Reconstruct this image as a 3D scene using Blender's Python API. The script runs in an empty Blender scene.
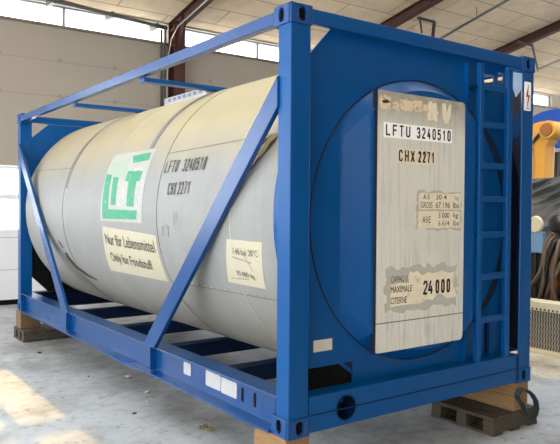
import bpy, bmesh, math, random
from mathutils import Vector, Matrix
random.seed(7)
sc = bpy.context.scene
COL = sc.collection
PI = math.pi
HB = 0.365                     # the container stands this high on its blocks

# ------------------------------------------------------------------ camera
cam_d = bpy.data.cameras.new('camera'); cam = bpy.data.objects.new('camera', cam_d); COL.objects.link(cam)
cam_d.sensor_width = 36.0; cam_d.sensor_fit = 'HORIZONTAL'; cam_d.lens = 661.75 / 560 * 36
cam_d.clip_start = 0.05; cam_d.clip_end = 300
yaw, pit, rol = 0.62596, -0.0216096, 0.00678907
fw = Vector((math.sin(yaw)*math.cos(pit), math.cos(yaw)*math.cos(pit), math.sin(pit)))
r0 = Vector((math.cos(yaw), -math.sin(yaw), 0)); u0 = r0.cross(fw)
rt = math.cos(rol)*r0 + math.sin(rol)*u0; up = -math.sin(rol)*r0 + math.cos(rol)*u0
M = Matrix((rt, up, -fw)).transposed().to_4x4()
M.translation = Vector((-2.3225, -3.1163, 1.3834 + HB))
cam.matrix_world = M
sc.camera = cam

# ------------------------------------------------------------------ world, sun, exposure
w = bpy.data.worlds.new('daylight'); sc.world = w; w.use_nodes = True
bg = w.node_tree.nodes['Background']
bg.inputs[0].default_value = (0.92, 0.97, 1.0, 1); bg.inputs[1].default_value = 3.2
sun_d = bpy.data.lights.new('sun', 'SUN'); sun = bpy.data.objects.new('sun', sun_d); COL.objects.link(sun)
sun_d.energy = 4.8; sun_d.color = (1.0, 0.60, 0.14); sun_d.angle = math.radians(0.5)
sun.rotation_euler = Vector((0.0, -1.0, -0.272)).to_track_quat('-Z', 'Y').to_euler()
sun.location = (0, 30, 12)
sc.view_settings.view_transform = 'Standard'; sc.view_settings.look = 'None'
sc.view_settings.exposure = 1.12; sc.view_settings.gamma = 1.0
sc.view_settings.use_curve_mapping = False

# ------------------------------------------------------------------ materials
def lin(c):
    return tuple(((v/255)/12.92 if v/255 <= 0.04045 else ((v/255+0.055)/1.055)**2.4) for v in c) + (1.0,)
class N:
    def __init__(s, name):
        s.m = bpy.data.materials.new(name); s.m.use_nodes = True
        s.t = s.m.node_tree; s.b = s.t.nodes['Principled BSDF']; s.tc = s.t.nodes.new('ShaderNodeTexCoord')
    def n(s, typ, **kw):
        o = s.t.nodes.new(typ)
        for k, v in kw.items(): setattr(o, k, v)
        return o
    def l(s, a, b): s.t.links.new(a, b)
    def mapping(s, scale=(1,1,1), loc=(0,0,0), rot=(0,0,0)):
        m = s.n('ShaderNodeMapping'); s.l(s.tc.outputs['Object'], m.inputs[0])
        m.inputs['Scale'].default_value = scale; m.inputs['Location'].default_value = loc; m.inputs['Rotation'].default_value = rot
        return m.outputs[0]
    def noise(s, scale, detail=4, rough=0.6, vec=None):
        o = s.n('ShaderNodeTexNoise'); o.inputs['Scale'].default_value = scale
        o.inputs['Detail'].default_value = detail; o.inputs['Roughness'].default_value = rough
        s.l(vec if vec else s.tc.outputs['Object'], o.inputs['Vector']); return o.outputs['Fac']
    def ramp(s, fac, stops):
        r = s.n('ShaderNodeValToRGB'); e = r.color_ramp.elements
        while len(e) < len(stops): e.new(0.5)
        for i, (p, c) in enumerate(stops):
            e[i].position = p; e[i].color = c if len(c) == 4 else tuple(c)+(1,)
        s.l(fac, r.inputs[0]); return r.outputs[0]
    def mix(s, fac, a, b, mode='MIX'):
        m = s.n('ShaderNodeMix', data_type='RGBA', blend_type=mode)
        for i, v in ((0, fac), (6, a), (7, b)):
            if isinstance(v, (int, float)): m.inputs[i].default_value = v
            elif isinstance(v, tuple): m.inputs[i].default_value = v
            else: s.l(v, m.inputs[i])
        return m.outputs[2]
    def col(s, c):
        if isinstance(c, tuple): s.b.inputs['Base Color'].default_value = c
        else: s.l(c, s.b.inputs['Base Color'])
        return s
    def rough(s, r):
        if isinstance(r, (int, float)): s.b.inputs['Roughness'].default_value = r
        else: s.l(r, s.b.inputs['Roughness'])
        return s
    def bump(s, h, strength=0.3, dist=0.01):
        b = s.n('ShaderNodeBump'); b.inputs['Strength'].default_value = strength; b.inputs['Distance'].default_value = dist
        s.l(h, b.inputs['Height']); s.l(b.outputs[0], s.b.inputs['Normal']); return s
    def metal(s, v): s.b.inputs['Metallic'].default_value = v; return s
    def spec(s, v): s.b.inputs['Specular IOR Level'].default_value = v; return s
W1 = (1, 1, 1, 1); K0 = (0, 0, 0, 1)
def plain(name, rgb, rough=0.6, var=0.12, scale=9, metal=0.0):
    m = N(name); c = lin(rgb); d = tuple(v*(1-var) for v in c[:3]) + (1,)
    m.col(m.mix(m.noise(scale, 5), c, d)); m.rough(rough).metal(metal); return m.m

def mat_blue(name, rgb, rough, grain):
    m = N(name); c = lin(rgb)
    n1 = m.noise(2.2, 5); n2 = m.noise(26, 6, 0.7)
    dk = tuple(v*0.78 for v in c[:3]) + (1,)
    a = m.mix(n1, c, dk)
    chips = m.ramp(m.noise(60, 6, 0.75), [(0.68, K0), (0.76, W1)])
    a = m.mix(m.mix(1.0, chips, (0.07, 0.07, 0.07, 1), 'MULTIPLY'), a, lin((120, 150, 185)))
    sr = m.ramp(m.noise(1.0, 5, 0.7, m.mapping((40, 40, 1.5))), [(0.3, K0), (0.9, (0.14,)*3)])
    a = m.mix(sr, a, dk); m.spec(0.22 if grain < 0.15 else 0.42)
    m.col(a)
    m.rough(rough); m.bump(m.noise(9, 2), grain*0.25, 0.004); return m.m
BLUE = mat_blue('blue_enamel', (0, 74, 136), 0.34, 0.10)
BLUE_SIDE = mat_blue('blue_brushed_enamel', (8, 66, 126), 0.27, 0.2)
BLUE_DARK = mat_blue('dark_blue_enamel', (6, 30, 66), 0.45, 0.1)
SEAM_SHADE = plain('joint_and_shade', (8, 20, 48), 0.7)  # joints, and the painted shade behind end plate and ladder-side post
BLACK = plain('black_rubber_and_shade', (14, 14, 14), 0.8); BLACK.node_tree.nodes['Principled BSDF'].inputs['Specular IOR Level'].default_value = 0.1  # rubber, and black fill for openings that should read as shade

def mat_tank():
    m = N('tank_cladding'); sep = m.n('ShaderNodeSeparateXYZ'); m.l(m.tc.outputs['Object'], sep.inputs[0])
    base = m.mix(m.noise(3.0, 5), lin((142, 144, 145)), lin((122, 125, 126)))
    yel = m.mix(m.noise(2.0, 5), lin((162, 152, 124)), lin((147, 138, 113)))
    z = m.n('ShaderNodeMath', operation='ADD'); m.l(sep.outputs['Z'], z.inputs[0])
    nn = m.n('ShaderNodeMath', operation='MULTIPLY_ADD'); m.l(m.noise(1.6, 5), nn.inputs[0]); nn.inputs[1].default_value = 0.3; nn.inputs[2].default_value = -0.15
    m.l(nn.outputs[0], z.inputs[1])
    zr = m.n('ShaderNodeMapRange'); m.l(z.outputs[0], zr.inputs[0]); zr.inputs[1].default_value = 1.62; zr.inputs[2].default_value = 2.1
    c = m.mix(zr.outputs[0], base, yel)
    # grime washed down round the barrel: streaks narrow along y
    st = m.noise(1.0, 5, 0.65, m.mapping((1.0, 13, 0.8)))
    c = m.mix(m.ramp(st, [(0.48, K0), (0.8, (0.32, 0.32, 0.32, 1))]), c, lin((156, 150, 140)))
    low = m.n('ShaderNodeMapRange'); m.l(z.outputs[0], low.inputs[0]); low.inputs[1].default_value = 0.95; low.inputs[2].default_value = 0.3
    dirt = m.ramp(m.noise(3.2, 7, 0.7, m.mapping((1.5, 5, 1.0))), [(0.36, K0), (0.66, W1)])
    c = m.mix(m.mix(1.0, dirt, low.outputs[0], 'MULTIPLY'), c, lin((140, 130, 112)))
    spots = m.ramp(m.noise(9, 7, 0.75), [(0.66, K0), (0.72, (0.5, 0.5, 0.5, 1))])
    c = m.mix(spots, c, lin((124, 104, 76)))
    st2 = m.ramp(m.noise(1.0, 6, 0.75, m.mapping((1.0, 30, 1.6), (4, 1, 2))), [(0.60, K0), (0.72, (0.4, 0.4, 0.4, 1))])
    c = m.mix(st2, c, lin((122, 114, 100)))
    m.col(c).rough(0.5).spec(0.12); m.bump(m.noise(1.2, 3, 0.5, m.mapping((1, 6, 1))), 0.12, 0.02); return m.m
TANK = mat_tank()
def mat_placard():
    m = N('weathered_white_panel')
    c = m.mix(m.noise(4, 5), lin((216, 213, 203)), lin((200, 197, 187)))
    st = m.noise(1.0, 6, 0.7, m.mapping((34, 1, 1.6)))
    c = m.mix(m.ramp(st, [(0.5, K0), (0.8, (0.6, 0.6, 0.6, 1))]), c, lin((140, 132, 116)))
    sep = m.n('ShaderNodeSeparateXYZ'); m.l(m.tc.outputs['Object'], sep.inputs[0])
    tp = m.n('ShaderNodeMapRange'); m.l(sep.outputs['Z'], tp.inputs[0]); tp.inputs[1].default_value = 1.90; tp.inputs[2].default_value = 2.10
    bt = m.n('ShaderNodeMapRange'); m.l(sep.outputs['Z'], bt.inputs[0]); bt.inputs[1].default_value = 0.85; bt.inputs[2].default_value = 0.32
    c = m.mix(m.mix(1.0, tp.outputs[0], m.ramp(m.noise(7, 6), [(0.2, (0.4,)*3), (0.7, (0.85,)*3)]), 'MULTIPLY'), c, lin((128, 120, 104)))
    rs = m.ramp(m.noise(1.0, 6, 0.75, m.mapping((46, 1, 2.2), (3, 0, 1))), [(0.52, K0), (0.68, W1)])
    c = m.mix(m.mix(1.0, rs, bt.outputs[0], 'MULTIPLY'), c, lin((96, 72, 48)))
    m.col(c).rough(0.5); return m.m
PLAC = mat_placard()
def mat_decal(name, a, b, worn=0.0, wc=(176, 172, 160)):
    m = N(name); c = m.mix(m.noise(7, 5), lin(a), lin(b))
    if worn: c = m.mix(m.ramp(m.noise(22, 7, 0.75), [(0.62-worn*0.25, K0), (0.72-worn*0.25, W1)]), c, lin(wc))
    m.col(c).rough(0.6); return m.m
DEC_WHITE = mat_decal('white_decal', (250, 250, 247), (240, 240, 236))
DEC_CREAM = mat_decal('cream_decal', (232, 220, 196), (216, 200, 172), 0.25, (196, 182, 156))
DEC_FOOD = mat_decal('ivory_decal', (180, 174, 154), (166, 161, 140), 0.15, (154, 150, 136))
DEC_PEACH = mat_decal('glue_residue', (226, 196, 164), (206, 190, 160), 0.3, (150, 136, 112))
DEC_GLUE = mat_decal('grey_glue', (172, 168, 156), (184, 180, 168), 0.3, (184, 182, 172))
GREEN = mat_decal('green_decal', (44, 140, 108), (32, 126, 94), 0.2, (146, 154, 148))
GREEN_PALE = mat_decal('faded_green_decal', (132, 156, 142), (144, 154, 146), 0.4, (156, 152, 138))
LOGO_WHITE = mat_decal('logo_backing', (156, 158, 157), (146, 148, 147), 0.2, (206, 206, 200))
INK = mat_decal('black_ink', (26, 26, 28), (44, 44, 44))
INK_WORN = mat_decal('worn_black_ink', (62, 62, 62), (84, 84, 82), 0.35, (170, 168, 160))
INK_FAINT = mat_decal('faint_ink', (120, 118, 114), (140, 138, 132), 0.3, (190, 190, 184))
RED = plain('red_ink', (150, 40, 40))
BAND = plain('grey_strap_band', (104, 106, 112), 0.45)
PALE = N('pale_blue_plate'); PALE.col(PALE.mix(PALE.noise(14, 5), lin((178, 208, 240)), lin((150, 188, 228)))).rough(0.35); PALE = PALE.m
PLATE_W = plain('pale_metal_plate', (178, 180, 186), 0.5, 0.25, 30)
STEEL = plain('galvanised_steel', (150, 152, 152), 0.4, 0.2, 20, 0.6)

def mat_wood(name, a, b, sc_=(4, 30, 30), rot=0):
    m = N(name); g = m.noise(1.5, 6, 0.65, m.mapping(sc_)); c = m.mix(g, lin(a), lin(b))
    c = m.mix(m.ramp(m.noise(6, 5), [(0.55, K0), (0.8, (0.5,)*3)]), c, tuple(v*0.5 for v in lin(b)[:3])+(1,))
    m.col(c).rough(0.8).bump(g, 0.25, 0.006); return m.m
WOOD_OLD = mat_wood('brown_timber', (128, 100, 72), (78, 60, 44), (3, 3, 26))
WOOD = mat_wood('light_timber', (156, 122, 82), (102, 76, 50), (30, 3, 30))
WOOD_GREY = mat_wood('grey_pallet_wood', (112, 100, 84), (70, 62, 54), (3, 24, 24))
WOOD_DARK = mat_wood('dark_pallet_wood', (84, 75, 62), (40, 36, 31), (24, 3, 24))

def mat_floor():
    m = N('worn_concrete')
    c = m.mix(m.noise(0.55, 6, 0.6), lin((182, 190, 198)), lin((148, 155, 163)))
    c = m.mix(m.ramp(m.noise(1.1, 8, 0.74), [(0.45, K0), (0.68, (0.9,)*3)]), c, lin((124, 123, 119)))
    c = m.mix(m.ramp(m.noise(9, 8, 0.8), [(0.52, K0), (0.68, (0.7,)*3)]), c, lin((98, 95, 88)))
    c = m.mix(m.ramp(m.noise(38, 4, 0.7), [(0.66, K0), (0.76, (0.5,)*3)]), c, lin((176, 172, 164)))
    m.col(c)
    m.rough(m.ramp(m.noise(2.4, 6), [(0.3, (0.34,)*3), (0.7, (0.55,)*3)])); m.spec(0.06); m.bump(m.noise(30, 5), 0.08, 0.004); return m.m
FLOOR = mat_floor()
def mat_wall():
    m = N('beige_wall_panel')
    c = m.mix(m.noise(0.8, 4), lin((166, 158, 147)), lin((158, 150, 139)))
    c = m.mix(m.ramp(m.noise(1, 4, 0.6, m.mapping((20, 1, 0.5))), [(0.5, K0), (0.9, (0.3,)*3)]), c, lin((156, 149, 137)))
    m.col(c).rough(0.75); return m.m
WALL = mat_wall()
def mat_ceiling():
    m = N('wood_wool_ceiling'); b = m.n('ShaderNodeTexBrick'); m.l(m.mapping((1, 1, 1), (0.3, 0.1, 0)), b.inputs['Vector'])
    b.inputs['Scale'].default_value = 1.0; b.inputs['Brick Width'].default_value = 2.1; b.inputs['Row Height'].default_value = 0.6
    b.inputs['Mortar Size'].default_value = 0.012; b.inputs['Mortar Smooth'].default_value = 0.3
    b.inputs['Color1'].default_value = lin((240, 216, 184)); b.inputs['Color2'].default_value = lin((228, 204, 172)); b.inputs['Mortar'].default_value = lin((140, 118, 92))
    c = m.mix(m.ramp(m.noise(2.5, 6), [(0.35, K0), (0.8, (0.6,)*3)]), b.outputs['Color'], lin((196, 172, 140)))
    c = m.mix(m.ramp(m.noise(60, 3), [(0.5, K0), (0.7, (0.35,)*3)]), c, lin((176, 150, 118)))
    m.col(c).rough(0.95).bump(m.noise(70, 3), 0.3, 0.01); return m.m
CEIL = mat_ceiling()
BROWN = plain('brown_steel_paint', (72, 36, 30), 0.5, 0.2)
DOORW = plain('white_door_panel', (224, 226, 230), 0.5, 0.05)
GREYP = plain('grey_pipe', (98, 98, 98), 0.45, 0.15, 8, 0.3)
WHITEP = plain('white_cable', (186, 186, 184), 0.5)
def mat_glass():
    m = N('window_glass'); nt = m.t; nt.nodes.remove(m.b)
    tr = m.n('ShaderNodeBsdfTransparent'); gl = m.n('ShaderNodeBsdfGlossy'); gl.inputs['Roughness'].default_value = 0.03
    mx = m.n('ShaderNodeMixShader'); mx.inputs[0].default_value = 0.04; m.l(tr.outputs[0], mx.inputs[1]); m.l(gl.outputs[0], mx.inputs[2])
    m.l(mx.outputs[0], [x for x in nt.nodes if x.type == 'OUTPUT_MATERIAL'][0].inputs[0]); return m.m
GLASS = mat_glass()
YELLOW = plain('yellow_machine_paint', (236, 168, 52), 0.4, 0.2, 6)
BLUEHOOD = plain('blue_tarpaulin', (30, 92, 200), 0.4, 0.2, 5)
CREAM = plain('cream_paint', (226, 216, 186), 0.5, 0.12)
HOSE = plain('brown_rubber_hose', (116, 98, 84), 0.45, 0.35, 14)
HOSE_D = plain('black_rubber_hose', (34, 32, 32), 0.4, 0.3, 14)
SHEET = N('grey_plastic_sheet')
SHEET.col(SHEET.mix(SHEET.noise(3, 5), lin((112, 114, 114)), lin((66, 68, 68)))).rough(0.16).spec(0.9); SHEET = SHEET.m
PINK = plain('pink_cap', (214, 150, 180), 0.5)
MESHM = plain('woven_mesh_metal', (190, 182, 170), 0.45, 0.35, 40, 0.4)
MACHD = plain('dark_machine_steel', (52, 52, 54), 0.5, 0.3)
ORANGE = plain('rusty_orange', (170, 106, 48), 0.6, 0.3)
STRAP = plain('dark_green_webbing', (40, 56, 56), 0.7, 0.25, 30)
LEAF = plain('dry_wood_chip', (150, 128, 84), 0.8, 0.4, 60)
STONE = plain('pale_stone', (206, 200, 190), 0.8, 0.2, 60)

# ------------------------------------------------------------------ mesh helpers
OFF = {}                         # world offset of each object's origin
class MB:
    def __init__(s): s.bm = bmesh.new()
    def face(s, pts):
        try: return s.bm.faces.new([s.bm.verts.new(p) for p in pts])
        except ValueError: return None
    def box(s, x0, x1, y0, y1, z0, z1):
        v = [s.bm.verts.new((x, y, z)) for x in (x0, x1) for y in (y0, y1) for z in (z0, z1)]
        for f in ((0,1,3,2), (4,6,7,5), (0,4,5,1), (2,3,7,6), (0,2,6,4), (1,5,7,3)): s.bm.faces.new([v[i] for i in f])
        return s
    def obox(s, a, b, side, half_w, half_t):
        """bar from a to b; side = direction of width"""
        a, b = Vector(a), Vector(b); d = (b-a).normalized(); sd = Vector(side); sd = (sd - d*sd.dot(d)).normalized(); t = d.cross(sd)
        v = [s.bm.verts.new(p + sd*i*half_w + t*j*half_t) for p in (a, b) for (i, j) in ((-1,-1), (1,-1), (1,1), (-1,1))]
        for f in ((3,2,1,0), (4,5,6,7), (0,1,5,4), (1,2,6,5), (2,3,7,6), (3,0,4,7)): s.bm.faces.new([v[i] for i in f])
        return s
    def plate(s, outer, holes, axis, a, b):
        """2-D outline with holes, extruded along axis from a to b. axis 'y': (x,z); 'x': (y,z); 'z': (x,y)"""
        def P(p, d): return {'y': (p[0], d, p[1]), 'x': (d, p[0], p[1]), 'z': (p[0], p[1], d)}[axis]
        for d in (a, b):
            ed = []
            for loop in [outer] + holes:
                vs = [s.bm.verts.new(P(p, d)) for p in loop]
                ed += [s.bm.edges.new((vs[i], vs[(i+1) % len(vs)])) for i in range(len(vs))]
            bmesh.ops.triangle_fill(s.bm, use_beauty=True, use_dissolve=False, edges=ed)
        for loop in [outer] + holes:
            for i in range(len(loop)):
                p, q = loop[i], loop[(i+1) % len(loop)]
                s.face([P(p, a), P(q, a), P(q, b), P(p, b)])
        return s
    def tube(s, pts, r, n=8, close=False):
        pts = [Vector(p) for p in pts]; rings = []
        up_ = Vector((0.13, 0.21, 0.97))
        for i, p in enumerate(pts):
            d = (pts[min(i+1, len(pts)-1)] - pts[max(i-1, 0)]).normalized()
            a = d.cross(up_);  a = a.normalized() if a.length > 1e-4 else Vector((1, 0, 0)); b = d.cross(a)
            rr = r[i] if isinstance(r, (list, tuple)) else r
            rings.append([s.bm.verts.new(p + (a*math.cos(2*PI*k/n) + b*math.sin(2*PI*k/n))*rr) for k in range(n)])
        for A, B in zip(rings, rings[1:]):
            for k in range(n): s.bm.faces.new((A[k], A[(k+1) % n], B[(k+1) % n], B[k]))
        s.bm.faces.new(rings[0][::-1]); s.bm.faces.new(rings[-1]); return s
    def build(s, name, mat, parent=None, bevel=0.0, smooth=False, seg=2):
        bm = s.bm; bmesh.ops.remove_doubles(bm, verts=bm.verts, dist=1e-5)
        bmesh.ops.recalc_face_normals(bm, faces=bm.faces)
        me = bpy.data.meshes.new(name)
        if parent is not None: off = OFF[parent]
        else:
            xs = [v.co for v in bm.verts]
            off = Vector(((min(v.x for v in xs)+max(v.x for v in xs))/2, (min(v.y for v in xs)+max(v.y for v in xs))/2, min(v.z for v in xs)))
        bmesh.ops.translate(bm, verts=bm.verts, vec=-off)
        bm.to_mesh(me); bm.free(); me.materials.append(mat)
        if smooth:
            for p in me.polygons: p.use_smooth = True
        o = bpy.data.objects.new(name, me); COL.objects.link(o); OFF[o] = off
        if parent is not None: o.parent = parent
        else: o.location = off
        if bevel:
            md = o.modifiers.new('bevel', 'BEVEL'); md.width = bevel; md.segments = seg; md.limit_method = 'ANGLE'; md.angle_limit = math.radians(40)
        return o
def thing(name, label, cat, loc, group=None):
    o = bpy.data.objects.new(name, None); COL.objects.link(o); o.location = loc; OFF[o] = Vector(loc); o.empty_display_size = 0.1
    return tag(o, label, cat, group)
def tag(o, label, cat, group=None):
    o['label'] = label; o['category'] = cat
    if group: o['group'] = group
    return o
def struct(o): o['kind'] = 'structure'; return o
def ring(cx, cz, rx, rz, n=28, ph=0): return [(cx+rx*math.cos(2*PI*i/n+ph), cz+rz*math.sin(2*PI*i/n+ph)) for i in range(n)]
def oval(cx, cz, rx, rz, n=20):
    """upright slot with round ends"""
    out = []
    for i in range(n):
        a = 2*PI*i/n; out.append((cx+rx*math.cos(a), cz+rx*math.sin(a)+(rz-rx)*(1 if math.sin(a) >= 0 else -1)))
    return out
def rect(x0, x1, z0, z1): return [(x0, z0), (x1, z0), (x1, z1), (x0, z1)]
def rrect(x0, x1, z0, z1, r, n=5):
    out = []
    for cx, cz, a0 in ((x1-r, z1-r, 0), (x0+r, z1-r, 90), (x0+r, z0+r, 180), (x1-r, z0+r, 270)):
        for i in range(n+1):
            a = math.radians(a0+90*i/n); out.append((cx+r*math.cos(a), cz+r*math.sin(a)))
    return out
def text_faces(body, width, height, bold=0.0):
    """outline of a line of lettering, fitted to width x height, as (verts2d, faces)"""
    cu = bpy.data.curves.new('tmp', 'FONT'); cu.body = body; cu.size = 1; cu.offset = bold; cu.resolution_u = 4
    ob = bpy.data.objects.new('tmp', cu); COL.objects.link(ob)
    dg = bpy.context.evaluated_depsgraph_get(); dg.update(); me = ob.evaluated_get(dg).to_mesh()
    vs = [(v.co.x, v.co.y) for v in me.vertices]; fs = [tuple(p.vertices) for p in me.polygons]
    ob.evaluated_get(dg).to_mesh_clear(); bpy.data.objects.remove(ob); bpy.data.curves.remove(cu)
    x0 = min(v[0] for v in vs); x1 = max(v[0] for v in vs); y0 = min(v[1] for v in vs); y1 = max(v[1] for v in vs)
    return [((x-x0)/(x1-x0)*width, (y-y0)/(y1-y0)*height) for x, y in vs], fs

# narrow stencil-like capitals and figures, drawn as strokes on a unit box
def _o(x0, x1, y0, y1, c=0.2): w_ = (x1-x0)*c*1.2; h_ = (y1-y0)*c*0.8; return [(x0+w_, y0), (x1-w_, y0), (x1, y0+h_), (x1, y1-h_), (x1-w_, y1), (x0+w_, y1), (x0, y1-h_), (x0, y0+h_), (x0+w_, y0)]
GL = {'L': [[(0,1),(0,0),(1,0)]], 'F': [[(1,1),(0,1),(0,0)], [(0,.52),(.85,.52)]], 'T': [[(0,1),(1,1)], [(.5,1),(.5,0)]],
 'U': [[(0,1),(0,.17),(.22,0),(.78,0),(1,.17),(1,1)]], '3': [[(0,.85),(.22,1),(.78,1),(1,.84),(1,.66),(.8,.53),(.4,.53)], [(.8,.53),(1,.38),(1,.16),(.78,0),(.22,0),(0,.15)]],
 '2': [[(0,.82),(.22,1),(.78,1),(1,.83),(1,.66),(0,.04),(0,0),(1,0)]], '4': [[(.55,1),(0,.26),(1,.26)], [(.75,.55),(.75,0)]], '0': [_o(0,1,0,1)],
 '5': [[(1,1),(.06,1),(.03,.56),(.25,.63),(.78,.63),(1,.47),(1,.16),(.78,0),(.22,0),(0,.15)]], '1': [[(.15,.8),(.55,1),(.55,0)]],
 'C': [[(1,.82),(.78,1),(.22,1),(0,.84),(0,.16),(.22,0),(.78,0),(1,.18)]], 'H': [[(0,0),(0,1)], [(1,0),(1,1)], [(0,.5),(1,.5)]], 'X': [[(0,0),(1,1)], [(0,1),(1,0)]],
 '7': [[(0,1),(1,1),(.35,0)]], 'A': [[(0,0),(.5,1),(1,0)], [(.18,.3),(.82,.3)]], 'M': [[(0,0),(0,1),(.5,.4),(1,1),(1,0)]], 'I': [[(.5,0),(.5,1)]],
 'E': [[(1,1),(0,1),(0,0),(1,0)], [(0,.52),(.85,.52)]], 'N': [[(0,0),(0,1),(1,0),(1,1)]], 'R': [[(0,0),(0,1),(.78,1),(1,.86),(1,.62),(.78,.5),(0,.5)], [(.5,.5),(1,0)]],
 'G': [[(1,.82),(.78,1),(.22,1),(0,.84),(0,.16),(.22,0),(.78,0),(1,.16),(1,.48),(.55,.48)]], 'O': [_o(0,1,0,1)], 'P': [[(0,0),(0,1),(.78,1),(1,.86),(1,.62),(.78,.48),(0,.48)]],
 'S': [[(1,.84),(.78,1),(.22,1),(0,.84),(0,.66),(.22,.53),(.78,.5),(1,.36),(1,.16),(.78,0),(.22,0),(0,.16)]],
 '6': [[(1,.85),(.78,1),(.22,1),(0,.84),(0,.16),(.22,0),(.78,0),(1,.16),(1,.42),(.78,.58),(.22,.58),(0,.44)]], '9': [[(0,.15),(.22,0),(.78,0),(1,.16),(1,.84),(.78,1),(.22,1),(0,.84),(0,.58),(.22,.44),(.78,.44),(1,.56)]],
 'k': [[(0,0),(0,1)], [(.9,.65),(.05,.3),(.95,0)]], 'g': [[(1,.6),(.2,.65),(0,.5),(0,.2),(.2,.05),(1,.1)], [(1,.65),(1,-.1),(.8,-.25),(.1,-.25)]], 'l': [[(.4,1),(.4,.1),(.65,0)]],
 'b': [[(0,1),(0,0),(.8,0),(1,.15),(1,.5),(.8,.65),(0,.6)]], 's': [[(1,.55),(.8,.65),(.1,.6),(.1,.38),(.9,.3),(.9,.05),(.2,0),(0,.1)]]}
def stroke_faces(body, width, height, th=0.13):
    adv = width/(len(body)-0.34); gw = adv*0.66; t = th*height/2; vs = []; fs = []
    for ci, ch in enumerate(body):
        for line in GL.get(ch, []):
            P = [(ci*adv + t + p*(gw-2*t), t + q*(height-2*t)) for p, q in line]
            for (ax, ay), (bx_, by) in zip(P, P[1:]):
                d = math.hypot(bx_-ax, by-ay)
                if d < 1e-6: continue
                ux, uy = (bx_-ax)/d, (by-ay)/d; e = t*0.75; k = len(vs)
                vs += [(ax-ux*e-uy*t, ay-uy*e+ux*t), (ax-ux*e+uy*t, ay-uy*e-ux*t), (bx_+ux*e+uy*t, by+uy*e-ux*t), (bx_+ux*e-uy*t, by+uy*e+ux*t)]
                fs.append((k, k+1, k+2, k+3))
    return vs, fs

# ================================================================== SETTING
YW = 9.1; EAVE = 5.09 + HB; SL = 0.2
def roof(y): return EAVE + SL*(YW - y)
struct(MB().box(-8.2, 24.8, -13, YW+0.3, -0.2, 0).build('floor', FLOOR))
panes = [(-1.50, -1.03), (-0.92, -0.55), (0.46, 1.10)]
DX0, DX1, DZ1 = -1.75, 2.4, 2.46
W2 = (3.3, 5.6, 1.36, 2.34)
CL0, CL1 = 4.68 + HB, 5.06 + HB
bays = [(-12.4, -8.96), (-8.66, -4.76), (-4.56, -0.56), (-0.44, 3.70), (3.98, 7.9), (8.18, 11.9), (12.18, 17.3), (18.4, 20.2), (20.4, 24.4)]
MB().plate(rect(-16, 30, 0.0, EAVE+0.25), [rect(DX0, DX1, 0.004, DZ1), rect(W2[0], W2[1], W2[2], W2[3]), rect(-7.8, -2.3, 1.3, 4.3)] + [rect(a, b, CL0, CL1) for a, b in bays], 'y', YW, YW+0.2).build('wall_back', WALL)
struct(bpy.data.objects['wall_back'])
# horizontal and vertical panel joints with their fixings
j = MB()
for z in (4.02+HB, 3.385+HB): j.box(-12, 3.6, YW-0.004, YW+0.01, z-0.006, z+0.006)
for k in range(-3, 5):
    for z in (4.03+HB, 3.385+HB): j.box(1.524+1.05*k-0.035, 1.524+1.05*k+0.035, YW-0.012, YW+0.01, z-0.02, z+0.04)
struct(j.build('trim_1', plain('wall_joint', (148, 141, 129))))
struct(MB().box(-16, 30, YW-0.05, YW+0.02, CL0-0.05, CL0-0.005).build('trim_2', plain('window_sill_paint', (120, 108, 98))))
struct(MB().box(2.42, 30, YW-0.03, YW+0.01, 0.0, 0.10).build('baseboard_back', BLACK))
for i, (a, b) in enumerate(bays):
    f = struct(MB().box(a, b, YW+0.13, YW+0.14, CL0, CL1).build('window_%d' % (i+1), GLASS))
    fm = MB().box(a, b, YW+0.1, YW+0.17, CL0, CL0+0.025).box(a, b, YW+0.1, YW+0.17, CL1-0.025, CL1)
    mids = [0.56] if i == 3 else [2.26-0.3] if False else []
    for mx in [a+0.015, b-0.015, (a+b)/2]: fm.box(mx-0.02, mx+0.02, YW+0.1, YW+0.17, CL0+0.025, CL1-0.025)
    fm.build('frame', plain('alu_frame', (150, 150, 150)), f)
f = struct(MB().box(W2[0], W2[1], YW+0.13, YW+0.14, W2[2], W2[3]).build('window_11', GLASS))
MB().box((W2[0]+W2[1])/2-0.03, (W2[0]+W2[1])/2+0.03, YW+0.1, YW+0.17, W2[2], W2[3]).box(W2[0], W2[1], YW+0.1, YW+0.17, W2[2], W2[2]+0.04).build('frame', DOORW, f)
f = struct(MB().box(-7.8, -2.3, YW+0.13, YW+0.14, 1.3, 4.3).build('window_12', GLASS))  # unseen window, added to put sheen on the container's side faces
m = MB()
for k in range(6): m.box(-7.8+k*1.09, -7.75+k*1.09, YW+0.1, YW+0.17, 1.3, 4.3)
m.build('frame', DOORW, f)  # frame of the added unseen window
# sectional door with two rows of panes
PZ = [(1.33, 1.865), (1.95, 2.40)]
d = struct(MB().plate(rect(DX0+0.01, DX1-0.01, 0.09, DZ1-0.01), [rrect(a, b, z0, z1, 0.03) for a, b in panes for z0, z1 in PZ], 'y', YW+0.04, YW+0.09).build('door_1', DOORW))
for a, b in panes:
    for z0, z1 in PZ: MB().box(a-0.005, b+0.005, YW+0.062, YW+0.066, z0-0.005, z1+0.005).build('pane', GLASS, d)
jl = MB()
for z in (0.62, 1.19): jl.box(DX0+0.01, DX1-0.01, YW+0.035, YW+0.05, z-0.006, z+0.006)
jl.build('section_joint', plain('door_joint', (168, 170, 174)), d)
MB().box(DX0+0.01, DX1-0.01, YW+0.02, YW+0.09, 0.004, 0.09).build('rubber_seal', BLACK, d)
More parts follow.
